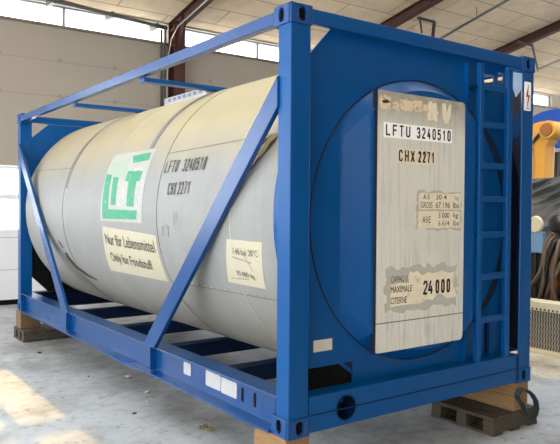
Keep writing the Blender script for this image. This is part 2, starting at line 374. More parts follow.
# other walls, out of view: openings added and widened to let daylight in
MB().plate([(-13, 0), (YW, 0), (YW, EAVE+0.2), (-1.9, roof(-1.9)+0.2), (-13, roof(-1.9)-2.0)], [rect(-12.2, 8.4, 0.02, 5.2)], 'x', -8.2, -8.0).build('wall_left', WALL)
struct(bpy.data.objects['wall_left'])
struct(MB().plate(rect(-16, 30, 0, 6.2), [rect(-7.0, 1.0, 2.4, 4.4)], 'y', -13.2, -13).build('wall_front', plain('dark_wall_panel', (58, 56, 54), 0.8)))  # opening added for front light; dark tone keeps reflections down
struct(MB().plate([(-13, 0), (YW, 0), (YW, EAVE+0.2), (-1.9, roof(-1.9)+0.2), (-13, roof(-1.9)-2.0)], [rect(-3.0, 8.4, 0.02, 5.6)], 'x', 24.6, 24.8).build('wall_right', WALL))  # opening added to brighten the ceiling and floor at the right
c_ = MB()
ADDED_SKYLIGHTS = [(-15, -9), (-7.5, -2.5), (-1.0, 3.2), (4.4, 7.4), (8.6, 11.4), (12.6, 15.6), (17, 20)]; SY = (-0.5, 3.0)  # skylights out of view, added to brighten floor and ceiling
xs = sorted([-16, 30] + [v for q in ADDED_SKYLIGHTS for v in q]); ys = [YW+0.3, SY[1], SY[0], -1.9, -13.2]
def rf(y): return roof(y) if y >= -1.9 else roof(-1.9) - 2.2*(-1.9-y)/11.3
for ya, yb in zip(ys, ys[1:]):
    for xa, xb in zip(xs, xs[1:]):
        if ya == SY[1] and (xa, xb) in ADDED_SKYLIGHTS: continue
        v = [(xa, ya, rf(ya)), (xb, ya, rf(ya)), (xb, yb, rf(yb)), (xa, yb, rf(yb))]
        c_.face(v); c_.face([(p[0], p[1], p[2]+0.15) for p in v][::-1])
for xa, xb in ADDED_SKYLIGHTS:
    for (p, q) in (((xa, SY[0]), (xa, SY[1])), ((xb, SY[0]), (xb, SY[1])), ((xa, SY[0]), (xb, SY[0])), ((xa, SY[1]), (xb, SY[1]))):
        c_.face([(p[0], p[1], rf(p[1])), (q[0], q[1], rf(q[1])), (q[0], q[1], rf(q[1])+0.15), (p[0], p[1], rf(p[1])+0.15)])
struct(c_.build('ceiling', CEIL))
for i, (xa, xb) in enumerate(ADDED_SKYLIGHTS):
    m = MB(); m.face([(xa, SY[0], rf(SY[0])+0.1), (xb, SY[0], rf(SY[0])+0.1), (xb, SY[1], rf(SY[1])+0.1), (xa, SY[1], rf(SY[1])+0.1)])
    struct(m.build('window_%d' % (20+i), GLASS))  # panes of the added skylights

# steel columns, roof beams
def i_beam(mb, a, b, side, depth, width):
    a, b = Vector(a), Vector(b); d = (b-a).normalized(); sd = Vector(side).normalized(); n = d.cross(sd).normalized()
    mb.obox(a, b, sd, 0.006, depth/2)
    for s in (1, -1): mb.obox(a+n*s*depth/2, b+n*s*depth/2, sd, width/2, 0.009)
wh = {3.78: 'behind the tank, beside the high window strip', 8.04: 'above the middle of the end frame', 12.04: 'at the top right behind the ladder corner'}
for x, txt in wh.items():
    t = thing('roof_beam', 'brown steel roof beam sloping up '+txt, 'roof beam', (x, YW-0.3, roof(YW-0.3)-0.27), 'brown roof beams')
    m = MB(); i_beam(m, (x, YW-0.02, roof(YW-0.02)-0.10), (x, -1.9, roof(-1.9)-0.10), (1, 0, 0), 0.18, 0.16); m.build('beam', BROWN, t)
    for k in range(3):
        yy = YW-0.5-2.6*k
        MB().box(x-0.055, x+0.055, yy-0.008, yy+0.008, roof(yy)-0.18, roof(yy)-0.02).build('stiffener', BROWN, t)
t = thing('steel_column', 'brown steel column standing against the back wall behind the tank', 'column', (3.80, YW-0.16, 0))
m = MB(); i_beam(m, (3.80, YW-0.17, 0.0), (3.80, YW-0.17, EAVE-0.02), (1, 0, 0), 0.26, 0.24); m.build('column_shaft', BROWN, t)
MB().box(3.68, 3.92, YW-0.34, YW-0.02, 0, 0.02).build('base_plate', BROWN, t)
MB().plate([(YW-0.3, EAVE-0.1), (YW-0.3, EAVE-0.62), (YW-0.62, EAVE-0.02)], [], 'x', 3.76, 3.80).build('knee_plate', BROWN, t)
# services on wall and roof
t = thing('conduit_pipe', 'dark grey pipe running along the top of the high windows', 'pipe', (1.5, 8.8, 5.3))
MB().tube([(0.85, 8.8, 5.045+HB), (1.254, 8.8, 5.025+HB), (2.95, 8.8, 4.93+HB), (3.52, 8.8, 4.89+HB)], 0.035).build('pipe', GREYP, t, smooth=True)
MB().tube([(1.1, 8.86, 5.09+HB), (2.3, 8.86, 5.0+HB)], 0.022).build('small_pipe', GREYP, t, smooth=True)
for x, z in ((1.3, 5.02), (2.4, 4.96), (3.3, 4.90)): MB().box(x-0.03, x+0.03, 8.76, 9.095, z+HB-0.05, z+HB+0.05).build('bracket', GREYP, t)
for x in (3.50, 3.57):
    tag(MB().tube([(x, 9.0, 0.0), (x, 9.0, 4.9+HB)], 0.018 if x > 3.55 else 0.026).build('wall_conduit', GREYP, None, smooth=True),
        'thin grey conduit beside the column, on the window side' if x < 3.55 else 'thin grey conduit tight against the brown column', 'pipe')
pts = [(3.62, 8.98, 3.6), (3.62, 8.98, 4.3), (3.63, 8.96, 4.75), (3.65, 8.86, 5.08), (3.655, 8.6, 5.27), (3.655, 8.2, 5.35), (3.655, 7.5, 5.49), (3.655, 6.2, 5.75), (3.655, 4.0, 6.19)]
tag(MB().tube(pts, 0.012).build('white_cable', WHITEP, None, smooth=True), 'white cable climbing the brown column and along the roof beam', 'cable')
for x, r, lab, mt in ((9.62, 0.028, 'grey rail pipe under the ceiling between the two right beams', GREYP), (14.0, 0.035, 'pale tube under the ceiling at the right edge of the photo', WHITEP)):
    t = thing('ceiling_tube', lab, 'pipe', (x, 6, roof(6)-0.3))
    MB().tube([(x+0.04, 8.6, roof(8.6)-0.23), (x-0.35, 4.2, roof(4.2)-0.23)], r).build('tube', mt, t, smooth=True)
    for yy in (8.0, 6.0, 4.6):
        xx = x+0.04-0.39*(8.6-yy)/4.4
        MB().tube([(xx, yy, roof(yy)-0.22), (xx, yy, roof(yy)+0.02)], 0.008).build('hanger_rod', GREYP, t)
for (xa, xb, y, lx, ly, lz, lab) in ((8.05, 8.55, 6.4, 8.99, 6.96, 5.29, 'dark metal bracket hanging beside the middle roof beam'), (11.35, 12.0, 6.35, 14.1, 7.55, 5.16, 'dark metal bracket at the top of the right roof beam')):
    t = thing('beam_bracket', lab, 'bracket', (xb, y, roof(y)-0.4))
    z = roof(y) - 0.30
    MB().obox((xa, y, z), (xb, y, z), (0, 0, 1), 0.025, 0.025).build('arm', MACHD, t)
    if xa < 9: MB().obox((xb, y, z), (xb-0.05, y, z-0.36), (0, 1, 0), 0.03, 0.02).build('drop_rod', MACHD, t); MB().obox((xa+0.05, y, z), (xa+0.12, y, z-0.3), (0, 1, 0), 0.015, 0.015).build('strut', MACHD, t)
    else: MB().obox((xb, y, z), (lx, ly, lz+HB+0.03), (0, 1, 0), 0.02, 0.02).build('strut', MACHD, t)

# ================================================================== TANK CONTAINER
L, WD, H = 6.058, 2.438, 2.591
K = thing('tank_container', 'white cylindrical tank in a blue steel container frame, raised on wooden blocks', 'tank container', (WD/2, L/2, HB))
OFFK = Vector((0, 0, HB))
class CB(MB):
    """mesh builder in container coordinates (z = 0 at the underside of the frame)"""
    def build(s, name, mat, parent=None, **kw):
        bmesh.ops.translate(s.bm, verts=s.bm.verts, vec=OFFK)
        return MB.build(s, name, mat, parent, **kw)
def mx(x, flip): return WD - x if flip else x
def my(y, flip): return L - y if flip else y
def bx(mb, fx, fy, x0, x1, y0, y1, z0, z1):
    a, b = sorted((mx(x0, fx), mx(x1, fx))); c, e = sorted((my(y0, fy), my(y1, fy))); mb.box(a, b, c, e, z0, z1)
# corner posts and castings
for fx in (0, 1):
    for fy in (0, 1):
        m = CB()
        if fx and not fy:                        # the ladder-side post is an open channel
            bx(m, fx, fy, 0.006, 0.155, 0.006, 0.022, 0.118, 2.473)
            q = CB(); bx(q, fx, fy, 0.006, 0.02, 0.022, 0.75, 0.24, 2.46); q.build('post_web_shade', SEAM_SHADE, K)  # web coloured dark and lengthened so the recess reads as shaded
        else: bx(m, fx, fy, 0.006, 0.155, 0.006, 0.134, 0.118, 2.473)
        m.build('corner_post', BLUE, K, bevel=0.006)
        for top in (0, 1):
            z0 = 2.473 if top else 0.0
            m = CB(); t = 0.02
            hx = lambda x: mx(x, fx); hy = lambda y: my(y, fy)
            fo = [(hx(p), q) for p, q in rect(0, 0.162, z0, z0+0.118)]
            m.plate(fo, [[(hx(p), q) for p, q in oval(0.088, z0+0.06, 0.028, 0.042)]], 'y', hy(0.0), hy(t))
            so = [(hy(p), q) for p, q in rect(t, 0.176, z0, z0+0.118)]
            m.plate(so, [[(hy(p), q) for p, q in oval(0.10, z0+0.06, 0.026, 0.042)]], 'x', hx(0.0), hx(t))
            bx(m, fx, fy, t, 0.162, t, 0.176, z0, z0+0.022); bx(m, fx, fy, t, 0.162, t, 0.176, z0+0.096, z0+0.118)
            bx(m, fx, fy, 0.145, 0.162, t, 0.176, z0+0.022, z0+0.096); bx(m, fx, fy, t, 0.145, 0.16, 0.176, z0+0.022, z0+0.096)
            o = m.build('corner_casting', BLUE if (fx or fy) else BLUE_SIDE, K, bevel=0.004)
            m = CB(); bx(m, fx, fy, 0.022, 0.144, 0.022, 0.158, z0+0.023, z0+0.095)
            m.build('socket_shade', BLACK, o)  # black fill painting the shade inside the casting holes
# end rails
for fy in (0, 1):
    m = CB(); bx(m, 0, fy, 0.16, WD-0.16, 0.004, 0.04 if fy == 0 else 0.10, 2.488, 2.576); m.build('top_end_rail', BLUE, K, bevel=0.005)
    hole = [ring(0.458, 0.124, 0.08, 0.08)] if fy == 0 else []
    m = CB(); m.plate(rect(0.16, WD-0.16, 0.016, 0.235), hole, 'y', my(0.004, fy), my(0.012, fy))
    bx(m, 0, fy, 0.16, WD-0.16, 0.012, 0.13, 0.222, 0.235); bx(m, 0, fy, 0.16, WD-0.16, 0.012, 0.13, 0.016, 0.028)
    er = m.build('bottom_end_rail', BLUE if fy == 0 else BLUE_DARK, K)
    if fy == 0:
        m = CB(); n = 28
        for i in range(n):
            a, b = 2*PI*i/n, 2*PI*(i+1)/n
            for r in (0.075, 0.083):
                m.face([(0.458+r*math.cos(a), 0.0, 0.124+r*math.sin(a)), (0.458+r*math.cos(b), 0.0, 0.124+r*math.sin(b)), (0.458+r*math.cos(b), 0.13, 0.124+r*math.sin(b)), (0.458+r*math.cos(a), 0.13, 0.124+r*math.sin(a))])
            m.face([(0.458+r_*math.cos(q), 0.0, 0.124+r_*math.sin(q)) for r_, q in ((0.075, a), (0.083, a), (0.083, b), (0.075, b))])
        m.build('drain_sleeve', BLUE_DARK, er, smooth=False)
        m = CB(); m.box(2.255, 2.272, -0.002, 0.01, 0.03, 0.225); m.build('edge_strip', BLUE_DARK, er)
        m = CB(); m.box(0.17, 2.25, -0.001, 0.005, 0.118, 0.124); m.build('weld_line', BLUE_DARK, er)
# end plates with round opening, cut corners and a rectangular opening
YP = 0.115
def endplate(fy):
    y0, y1 = my(YP, fy), my(YP+0.010, fy)
    out = [(0.155, 0.20), (WD-0.155, 0.20), (WD-0.155, 2.30), (WD-0.36, 2.478), (0.385, 2.478), (0.155, 2.29)]
    if fy == 0: out = [(0.155, 0.12), (WD-0.155, 0.12), (WD-0.155, 2.555), (0.436, 2.555), (0.155, 2.255)]
    if fy: out = [(0.155, 0.95), (WD-0.155, 0.95), (WD-0.155, 2.29), (WD-0.375, 2.478), (0.375, 2.478), (0.155, 2.29)]
    if fy == 0: out[1] = (2.216, 0.12); out[2] = (2.216, 2.555)
    hl = []
    for i in range(96):
        a = 2*PI*i/96; rad = 0.984
        d_ = math.degrees(a); d_ = d_-360 if d_ > 180 else d_
        if fy == 0 and 10 < abs(d_) < 52: rad = min(0.984+0.075*math.sin(PI*(abs(d_)-10)/42), 0.982/math.cos(a))
        hl.append((1.225+rad*math.cos(a), 1.30+rad*math.sin(a)))
    if fy:
        hl = [(1.225+math.cos(PI*k/48)*1.0, 1.30+math.sin(PI*k/48)*1.0) for k in range(-10, 59)]
        k0 = [(x_, z_) for x_, z_ in hl if z_ > 0.96]
        out = [(0.155, 0.95), (k0[-1][0], 0.95)] + k0[::-1] + [(k0[0][0], 0.95), (WD-0.155, 0.95), (WD-0.155, 2.29), (WD-0.375, 2.478), (0.375, 2.478), (0.155, 2.29)]
        m = CB(); m.plate(out, [], 'y', y0, y1); o = m.build('end_plate', BLUE, K)
        lo2 = [(1.225+math.cos(PI*k/48), 1.30+math.sin(PI*k/48)) for k in range(-42, -5)]
        lo2 = [(x_, z_) for x_, z_ in lo2 if z_ < 0.94]
        m = CB(); m.plate([(0.155, 0.95), (0.155, 0.44), (0.40, 0.20), (WD-0.40, 0.20), (WD-0.155, 0.44), (WD-0.155, 0.95), (lo2[-1][0], 0.95)] + lo2[::-1] + [(lo2[0][0], 0.95)], [], 'y', y0, y1)
        m.build('lower_apron', BLACK, K); return o
    holes = [hl]
    if fy == 0: holes += [rect(0.215, 0.612, 0.145, 0.376), rect(1.905, 2.066, 2.349, 2.427), [(2.112, 2.40), (2.178, 2.374), (2.19, 2.46), (2.12, 2.462)]]
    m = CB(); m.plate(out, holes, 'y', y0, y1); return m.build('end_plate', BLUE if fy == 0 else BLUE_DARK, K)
ep = endplate(0); endplate(1)
m = CB()
n = 96
for i in range(n):
    pts = []
    for a in (2*PI*i/n, 2*PI*(i+1)/n): pts.append((1.225+0.984*math.cos(a), YP-0.002, 1.30+0.984*math.sin(a)))
    m.obox(pts[0], pts[1], (0, 1, 0), 0.004, 0.004)
m.build('weld_ring', SEAM_SHADE, ep)
m = CB(); m.box(0.278, 0.433, YP-0.003, YP, 0.474, 0.549); m.build('maker_plate', mat_decal('pale_maker_plate', (206, 200, 184), (190, 184, 170)), ep, bevel=0.002)
m = CB(); m.box(0.17, 0.66, YP+0.02, YP+0.10, 0.06, 0.44); vb = m.build('shade_box', BLACK, ep)  # black box added behind the opening to stand for shade
# boxed tank end: flat middle with sloped cheeks inside the round opening
m = CB(); nr, na = 60, 160; grid = []
for i in range(nr+1):
    r = 0.980*i/nr; row = []
    for k in range(na):
        a = 2*PI*k/na; x = 1.225+r*math.cos(a); z = 1.30+r*math.sin(a)
        f = max(0, min(1, (0.715-abs(x-1.205))/0.19)); edge = max(0, min(1, (0.980-r)/0.08))
        row.append(m.bm.verts.new((x, YP-0.092*f*edge, z)))
    grid.append(row)
for i in range(nr):
    for k in range(na):
        q = [grid[i][k], grid[i][(k+1) % na], grid[i+1][(k+1) % na], grid[i+1][k]]
        if i == 0: q = [grid[0][0]] + q[2:]; 
        try: m.bm.faces.new(q)
        except ValueError: pass
bmesh.ops.remove_doubles(m.bm, verts=m.bm.verts, dist=1e-5)
te = m.build('tank_end_cover', BLUE, K)
m = CB(); m.box(0.700, 0.724, 0.019, 0.040, 0.425, 2.16); m.build('cover_fold', SEAM_SHADE, te)
# weathered panel with the markings
YF = 0.020; PDX = -0.048
pl = CB().plate(rrect(0.766+PDX, 1.655+PDX, 0.426, 2.158, 0.035), [], 'y', YF, YF+0.016).build('marking_panel', PLAC, K, bevel=0.003)
m = CB(); m.box(0.77+PDX, 1.65+PDX, YF-0.003, YF+0.001, 0.619, 0.625); m.build('panel_crease', plain('panel_crease', (120, 112, 98)), pl)
def decal(poly, mat, name, par=None, y=YF, lift=0.0015):
    poly = [(a+PDX, b) for a, b in poly]
    return CB().plate(poly, [], 'y', y-lift, y-0.0002).build(name, mat, par or pl)
def letters(body, x, z, wdt, hgt, mat=INK, par=None, y=YF, lift=0.0035, bold=0.012, name='lettering'):
    vs, fs = stroke_faces(body, wdt, hgt, 0.155) if hgt > 0.06 else text_faces(body, wdt, hgt, bold*0.6); m = CB()
    bv = [m.bm.verts.new((x+PDX+a, y-lift, z+b)) for a, b in vs]
    for f in fs:
        try: m.bm.faces.new([bv[i] for i in f])
        except ValueError: pass
    o = m.build(name, mat, par or pl)
    return o
def ragged(x0, x1, z0, z1, amp, n=9, seed=1):
    rr = random.Random(seed); out = []
    for (ax, az), (bx_, bz) in (((x0, z0), (x1, z0)), ((x1, z0), (x1, z1)), ((x1, z1), (x0, z1)), ((x0, z1), (x0, z0))):
        for i in range(n): t = i/n; out.append((ax+(bx_-ax)*t+rr.uniform(-amp, amp), az+(bz-az)*t+rr.uniform(-amp, amp)))
    return out
decal(rect(0.828, 1.508, 1.852, 1.952), DEC_WHITE, 'number_strip')
letters('LFTU', 0.845, 1.865, 0.232, 0.076, bold=0.02); letters('3240510', 1.140, 1.865, 0.352, 0.076, bold=0.02)
decal(ragged(0.955, 1.335, 1.690, 1.788, 0.006, 8, 3), DEC_CREAM, 'code_strip')
letters('CHX', 0.968, 1.70, 0.155, 0.078, bold=0.02); letters('2271', 1.158, 1.70, 0.165, 0.078, bold=0.02)
decal(ragged(1.150, 1.622, 1.235, 1.505, 0.012, 12, 5), DEC_GLUE, 'glue_patch', lift=0.0008)
decal(ragged(1.172, 1.612, 1.378, 1.492, 0.004, 10, 6), DEC_CREAM, 'weight_decal')
decal(ragged(1.165, 1.606, 1.248, 1.366, 0.004, 10, 7), DEC_CREAM, 'weight_decal')
letters('A', 1.212, 1.448, 0.032, 0.036, INK_WORN); letters('X', 1.25, 1.448, 0.032, 0.036, INK_WORN); letters('30 4', 1.342, 1.448, 0.115, 0.036, INK_WORN); letters('kg', 1.545, 1.442, 0.045, 0.034, INK_FAINT)
letters('GROSS', 1.186, 1.388, 0.122, 0.042, INK_WORN); letters('67 196', 1.342, 1.388, 0.15, 0.042, INK_WORN); letters('lbs', 1.528, 1.388, 0.065, 0.042, INK_WORN)
letters('ARE', 1.205, 1.285, 0.085, 0.046, INK_WORN); letters('3 000', 1.372, 1.318, 0.115, 0.038, INK_WORN); letters('kg', 1.53, 1.310, 0.055, 0.046, INK_WORN)
letters('6 614', 1.372, 1.262, 0.115, 0.038, INK_WORN); letters('lbs', 1.53, 1.262, 0.065, 0.038, INK_WORN)
decal(ragged(0.860, 1.585, 0.690, 0.985, 0.022, 14, 9), DEC_GLUE, 'glue_patch', lift=0.0008)
decal([(0.905, 0.726), (1.05, 0.73), (1.2, 0.728), (1.26, 0.752), (1.32, 0.742), (1.38, 0.782), (1.43, 0.772), (1.47, 0.742), (1.575, 0.746), (1.568, 0.79), (1.54, 0.83), (1.545, 0.875), (1.556, 0.93), (1.49, 0.925), (1.42, 0.945), (1.33, 0.93), (1.27, 0.94), (1.215, 0.92), (1.19, 0.935), (1.165, 0.955), (1.12, 0.945), (1.09, 0.955), (1.075, 0.92), (1.085, 0.875), (0.99, 0.88), (0.905, 0.872)], DEC_CREAM, 'capacity_decal')
letters('CAPACIT', 0.905, 0.888, 0.165, 0.042, INK_WORN, bold=0.0); letters('MAXIMALE', 0.905, 0.818, 0.205, 0.044, bold=0.0); letters('CITERNE', 0.905, 0.742, 0.155, 0.044, bold=0.0)
letters('2', 1.222, 0.784, 0.045, 0.098, bold=0.02); letters('4', 1.272, 0.784, 0.05, 0.098, bold=0.02); letters('000', 1.350, 0.784, 0.155, 0.098, bold=0.02)
for i, (x0, x1, z0, z1) in enumerate(((0.79, 0.885, 2.03, 2.125), (0.91, 0.965, 2.045, 2.09), (0.985, 1.10, 2.048, 2.11), (1.11, 1.19, 2.052, 2.125), (1.2, 1.26, 2.055, 2.095))):
    decal(ragged(x0, x1, z0, z1, 0.011, 6, 20+i), DEC_PEACH, 'label_scrap')
decal(ragged(1.255, 1.35, 2.0, 2.12, 0.012, 6, 31), DEC_CREAM, 'label_scrap')
decal([(1.40, 2.13), (1.435, 2.128), (1.452, 2.065), (1.475, 2.128), (1.50, 2.125), (1.49, 2.04), (1.47, 1.992), (1.43, 1.985), (1.405, 2.03)], DEC_CREAM, 'label_scrap')
decal([(0.805, 2.09), (0.85, 2.10), (0.89, 2.086), (0.85, 2.076), (0.82, 2.074)], INK, 'tape_scrap', lift=0.003)
# ladder
lad = CB().box(1.768, 1.812, 0.012, 0.05, 0.236, 2.472).build('ladder_stile', BLUE, K, bevel=0.004)
CB().box(2.108, 2.165, 0.012, 0.05, 0.236, 2.472).build('ladder_stile', BLUE, K, bevel=0.004)
for z in (2.298, 2.02, 1.712, 1.46, 1.19, 0.872, 0.545):
    CB().box(1.812, 2.108, 0.018, 0.044, z-0.024, z+0.024).build('ladder_rung', BLUE, K, bevel=0.004)
    CB().box(1.725, 1.768, 0.035, YP, z-0.012, z+0.004).build('ladder_bracket', BLUE_DARK, K)
CB().box(1.70, 1.716, 0.075, YP, 0.236, 2.472).build('stiffening_rib', BLUE, K)
CB().box(1.99, 2.02, 0.095, YP, 0.236, 0.5).build('stiffening_rib', BLUE_DARK, K)
CB().box(2.204, 2.214, 0.085, YP, 0.236, 2.2).build('edge_flange', BLUE, K)
CB().plate([(2.168, 2.452), (2.292, 2.452), (2.284, 2.335), (2.212, 2.262), (2.168, 2.335)], [], 'y', 0.014, 0.022).build('pale_corner_plate', PALE, K)
# warning sticker on the right post
ws = CB().plate(rrect(2.302, 2.388, 2.165, 2.392, 0.008), [], 'y', 0.002, 0.006).build('warning_sticker', DEC_WHITE, K)
CB().plate([(2.352, 2.372), (2.322, 2.27), (2.348, 2.276), (2.336, 2.188), (2.372, 2.292), (2.346, 2.286)], [], 'y', -0.0005, 0.002).build('lightning_bolt', RED, ws)
CB().plate([(2.324, 2.186), (2.366, 2.186), (2.366, 2.18), (2.324, 2.18)], [], 'y', -0.0005, 0.002).build('lettering', RED, ws)

# side rails
for fx in (0, 1):
    m = CB(); bx(m, fx, 0, 0.0, 0.065, 0.176, L-0.176, 2.490, 2.566); m.build('top_side_rail', BLUE_SIDE, K, bevel=0.006)
    m = CB()
    bx(m, fx, 0, 0.062, 0.072, 0.15, L-0.15, 0.02, 0.23)
    bx(m, fx, 0, 0.004, 0.17, 0.12, L-0.12, 0.225, 0.237)
    rail = m.build('bottom_side_rail', BLUE_SIDE, K, bevel=0.003)
    m = CB(); N_ = 60
    prev = None
    for i in range(N_+1):                       # lower flange, dented between the two braces
        y = 0.172 + (L-0.344)*i/N_; dz = -0.022*math.exp(-((y-2.45)/0.35)**2) + 0.012*math.exp(-((y-3.3)/0.3)**2) - 0.008*math.exp(-((y-0.5)/0.2)**2)
        cur = [(mx(-0.022, fx), y, 0.006+dz), (mx(0.13, fx), y, 0.018), (mx(0.13, fx), y, 0.034), (mx(-0.022, fx), y, 0.022+dz)]
        if prev:
            for q in range(4): m.face([prev[q], prev[(q+1) % 4], cur[(q+1) % 4], cur[q]])
        else: m.face(cur)
        prev = cur
    m.face(prev); m.build('lower_flange', BLUE_SIDE, rail)
    for y in (1.93, 4.08):
        m = CB(); bx(m, fx, 0, 0.006, 0.066, y-0.006, y+0.006, 0.03, 0.226); m.build('gusset', BLUE, rail)
    if fx == 0:
        for (y0, y1, z0, z1) in ((1.285, 1.40, 0.105, 0.198), (0.845, 1.055, 0.092, 0.203), (0.632, 0.838, 0.088, 0.198)):
            CB().plate(rrect(y0+0.03, y1+0.03, z0-0.004, z1-0.004, 0.012), [], 'x', 0.056, 0.062).build('pale_plate', PLATE_W, rail)
        for y in (0.585, 0.435): CB().box(0.058, 0.064, y, y+0.022, 0.085, 0.175).build('slot', BLACK, rail)
        CB().box(0.052, 0.062, 0.20, 0.33, 0.06, 0.205).build('doubler_plate', BLUE_SIDE, rail, bevel=0.004)
    # diagonal braces
    for fy in (0, 1):
        # outline in (y,z): bottom on rail, top cut against the post
        pts = [(1.82, 0.237), (2.03, 0.237), (0.12, 2.175), (0.12, 1.985)] if fy == 0 else [(1.87, 0.237), (2.08, 0.237), (0.118, 2.20), (0.118, 2.01)]
        P2 = [(my(p, fy), q) for p, q in pts]
        br = CB().plate(P2, [], 'x', mx(-0.012, fx), mx(0.024, fx)).build('diagonal_brace', BLUE_SIDE, K, bevel=0.004)
# top cross bars from the rails to the barrel, bottom cross members
for y in (2.2, 3.95):
    for fx in (0, 1):
        m = CB(); a, b = sorted((mx(0.05, fx), mx(0.90, fx))); m.box(a, b, y-0.05, y+0.05, 2.452, 2.488); m.build('top_cross_bar', BLUE, K, bevel=0.004)
for y in (1.2, 2.2, 3.35, 4.6):
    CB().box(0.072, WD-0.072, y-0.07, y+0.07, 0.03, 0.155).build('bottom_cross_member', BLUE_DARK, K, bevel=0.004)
CB().box(0.066, 0.10, 5.55, 5.80, 2.50, 2.555).build('pale_tag', PLATE_W, K)
CB().box(0.50, 0.56, L-0.13, L-0.126, 0.46, 0.56).build('white_tag', PLATE_W, K)

# ---- barrel
XC, ZC, R = 1.25, 1.33, 1.21
def cyl(y, deg, r=R):
    a = math.radians(deg); return (XC - r*math.cos(a), y, ZC + r*math.sin(a))
m = CB(); na = 128; prof = [(0.14, 0.90), (0.15, 1.10), (0.17, 1.18), (0.20, R), (0.44, R), (0.80, R), (1.3, R), (1.88, R), (2.5, R), (3.1, R), (3.7, R), (4.3, R), (5.0, R), (5.5, R), (5.80, R), (5.86, 1.19), (5.90, 1.10), (5.92, 0.9)]
rows = [[m.bm.verts.new(cyl(y, 360*k/na, r)) for k in range(na)] for y, r in prof]
for A, B in zip(rows, rows[1:]):
    for k in range(na): m.bm.faces.new((A[k], A[(k+1) % na], B[(k+1) % na], B[k]))
m.bm.faces.new(rows[0]); m.bm.faces.new(rows[-1][::-1])
shell = m.build('tank_barrel', TANK, K, smooth=True)
def hoop(y0, y1, r0, r1, mat, name, d0=-180, d1=180, n=120):
    m = CB(); prev = None
    for k in range(n+1):
        dg = d0+(d1-d0)*k/n; cur = [cyl(y0, dg, r0), cyl(y1, dg, r0), cyl(y1, dg, r1), cyl(y0, dg, r1)]
        if prev:
            for q in range(4): m.face([prev[q], prev[(q+1) % 4], cur[(q+1) % 4], cur[q]])
        prev = cur
    return m.build(name, mat, shell)
LAP = plain('cladding_lap', (176, 172, 160), 0.5); JOINT = plain('cladding_joint', (92, 88, 80), 0.6)
for y, mt in ((4.30, JOINT), (3.10, LAP), (1.885, JOINT), (0.74, LAP)): hoop(y-0.004, y+0.004, R-0.004, R+0.0025, mt, 'cladding_joint')
hoop(1.89, 1.93, R-0.002, R+0.002, TANK, 'cladding_lap', -120, 100)
hoop(2.25, 2.33, R-0.004, R+0.004, BAND, 'strap_band', 28, 120)
hoop(4.22, 4.28, R-0.004, R+0.003, BAND, 'strap_band', 12, 120)
CB_ = [(0.21, 1.88, 26.2, 24.2), (4.31, 5.75, 23.4, 24.8), (0.21, 1.88, -26.8, -28.0)]
for y0, y1, d0, d1 in CB_:
    m = CB(); n = 16
    for i in range(n):
        ya, yb = y0+(y1-y0)*i/n, y0+(y1-y0)*(i+1)/n; da, db = d0+(d1-d0)*i/n, d0+(d1-d0)*(i+1)/n
        m.face([cyl(ya, da-0.16, R+0.002), cyl(yb, db-0.16, R+0.002), cyl(yb, db+0.16, R+0.002), cyl(ya, da+0.16, R+0.002)])
    m.build('cladding_joint', JOINT, shell)
m = CB()
for i in range(14):
    y = 0.5+1.3*i/13; dg = -26.2-0.8*i/13
    a = Vector(cyl(y, dg, R-0.002)); nrm = Vector((-math.cos(math.radians(dg)), 0, math.sin(math.radians(dg))))
    m.tube([a, a+nrm*0.006], 0.007, 6)
m.build('rivet_row', LAP, shell)
# blue skirt rings at the two tank ends
for y0, y1 in ((0.127, 0.215),):
    m = CB(); prev = None
    for k in range(46):
        dg = 285+3*k; cur = [cyl(y0, dg, 1.195), cyl(y1, dg, 1.195), cyl(y1, dg, 1.216), cyl(y0, dg, 1.216)]
        if prev:
            for q in range(4): m.face([prev[q], prev[(q+1) % 4], cur[(q+1) % 4], cur[q]])
        prev = cur
    m.build('skirt_ring', BLUE, K)
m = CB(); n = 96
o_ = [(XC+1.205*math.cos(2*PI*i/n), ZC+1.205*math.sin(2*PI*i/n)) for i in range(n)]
m.plate(o_, [ring(1.225, 1.30, 0.97, 0.97, 72)], 'y', 0.128, 0.134); m.build('shade_ring', SEAM_SHADE, K)  # dark ring added behind the end plate, painting the gap as shade
# decals wrapped on the barrel: corner points given as (y, degrees)
def wrap(poly, mat, name, lift):
    """quad (y,deg) x4: far-top, near-top, near-bottom, far-bottom, gridded so that it follows the curve"""
    m = CB(); (y0, d0), (y1, d1), (y2, d2), (y3, d3) = poly; nu, nv = 8, 14; g = []
    for j in range(nv+1):
        v = j/nv; row = []
        for i in range(nu+1):
            u = i/nu; yt, dt = y0+(y1-y0)*u, d0+(d1-d0)*u; yb, db = y3+(y2-y3)*u, d3+(d2-d3)*u
            row.append(m.bm.verts.new(cyl(yt+(yb-yt)*v, dt+(db-dt)*v, R+lift)))
        g.append(row)
    for j in range(nv):
        for i in range(nu): m.bm.faces.new((g[j][i], g[j][i+1], g[j+1][i+1], g[j+1][i]))
    return m.build(name, mat, shell)
def wrap_text(body, y0, y1, dtop, dbot, mat, lift=0.006, bold=0.0, slope=0.0):
    wdt = y0-y1; hg = math.radians(dtop-dbot)*R; vs, fs = stroke_faces(body, wdt, hg, 0.11) if all(c_ in GL or c_ == ' ' for c_ in body) else text_faces(body, wdt, hg, bold); m = CB()
    bv = [m.bm.verts.new(cyl(y0-a, dbot + math.degrees(b/R) + slope*a/wdt, R+lift)) for a, b in vs]
    for f in fs:
        try: m.bm.faces.new([bv[i] for i in f])
        except ValueError: pass
    return m.build('lettering', mat, shell)
wrap([(3.12, 27.5), (2.17, 27.5), (2.17, -4.2), (3.14, -4.0)], LOGO_WHITE, 'logo_backing', 0.0022)
G = lambda *q, mat=GREEN, lift=0.004: wrap(q, mat, 'logo_shape', lift)
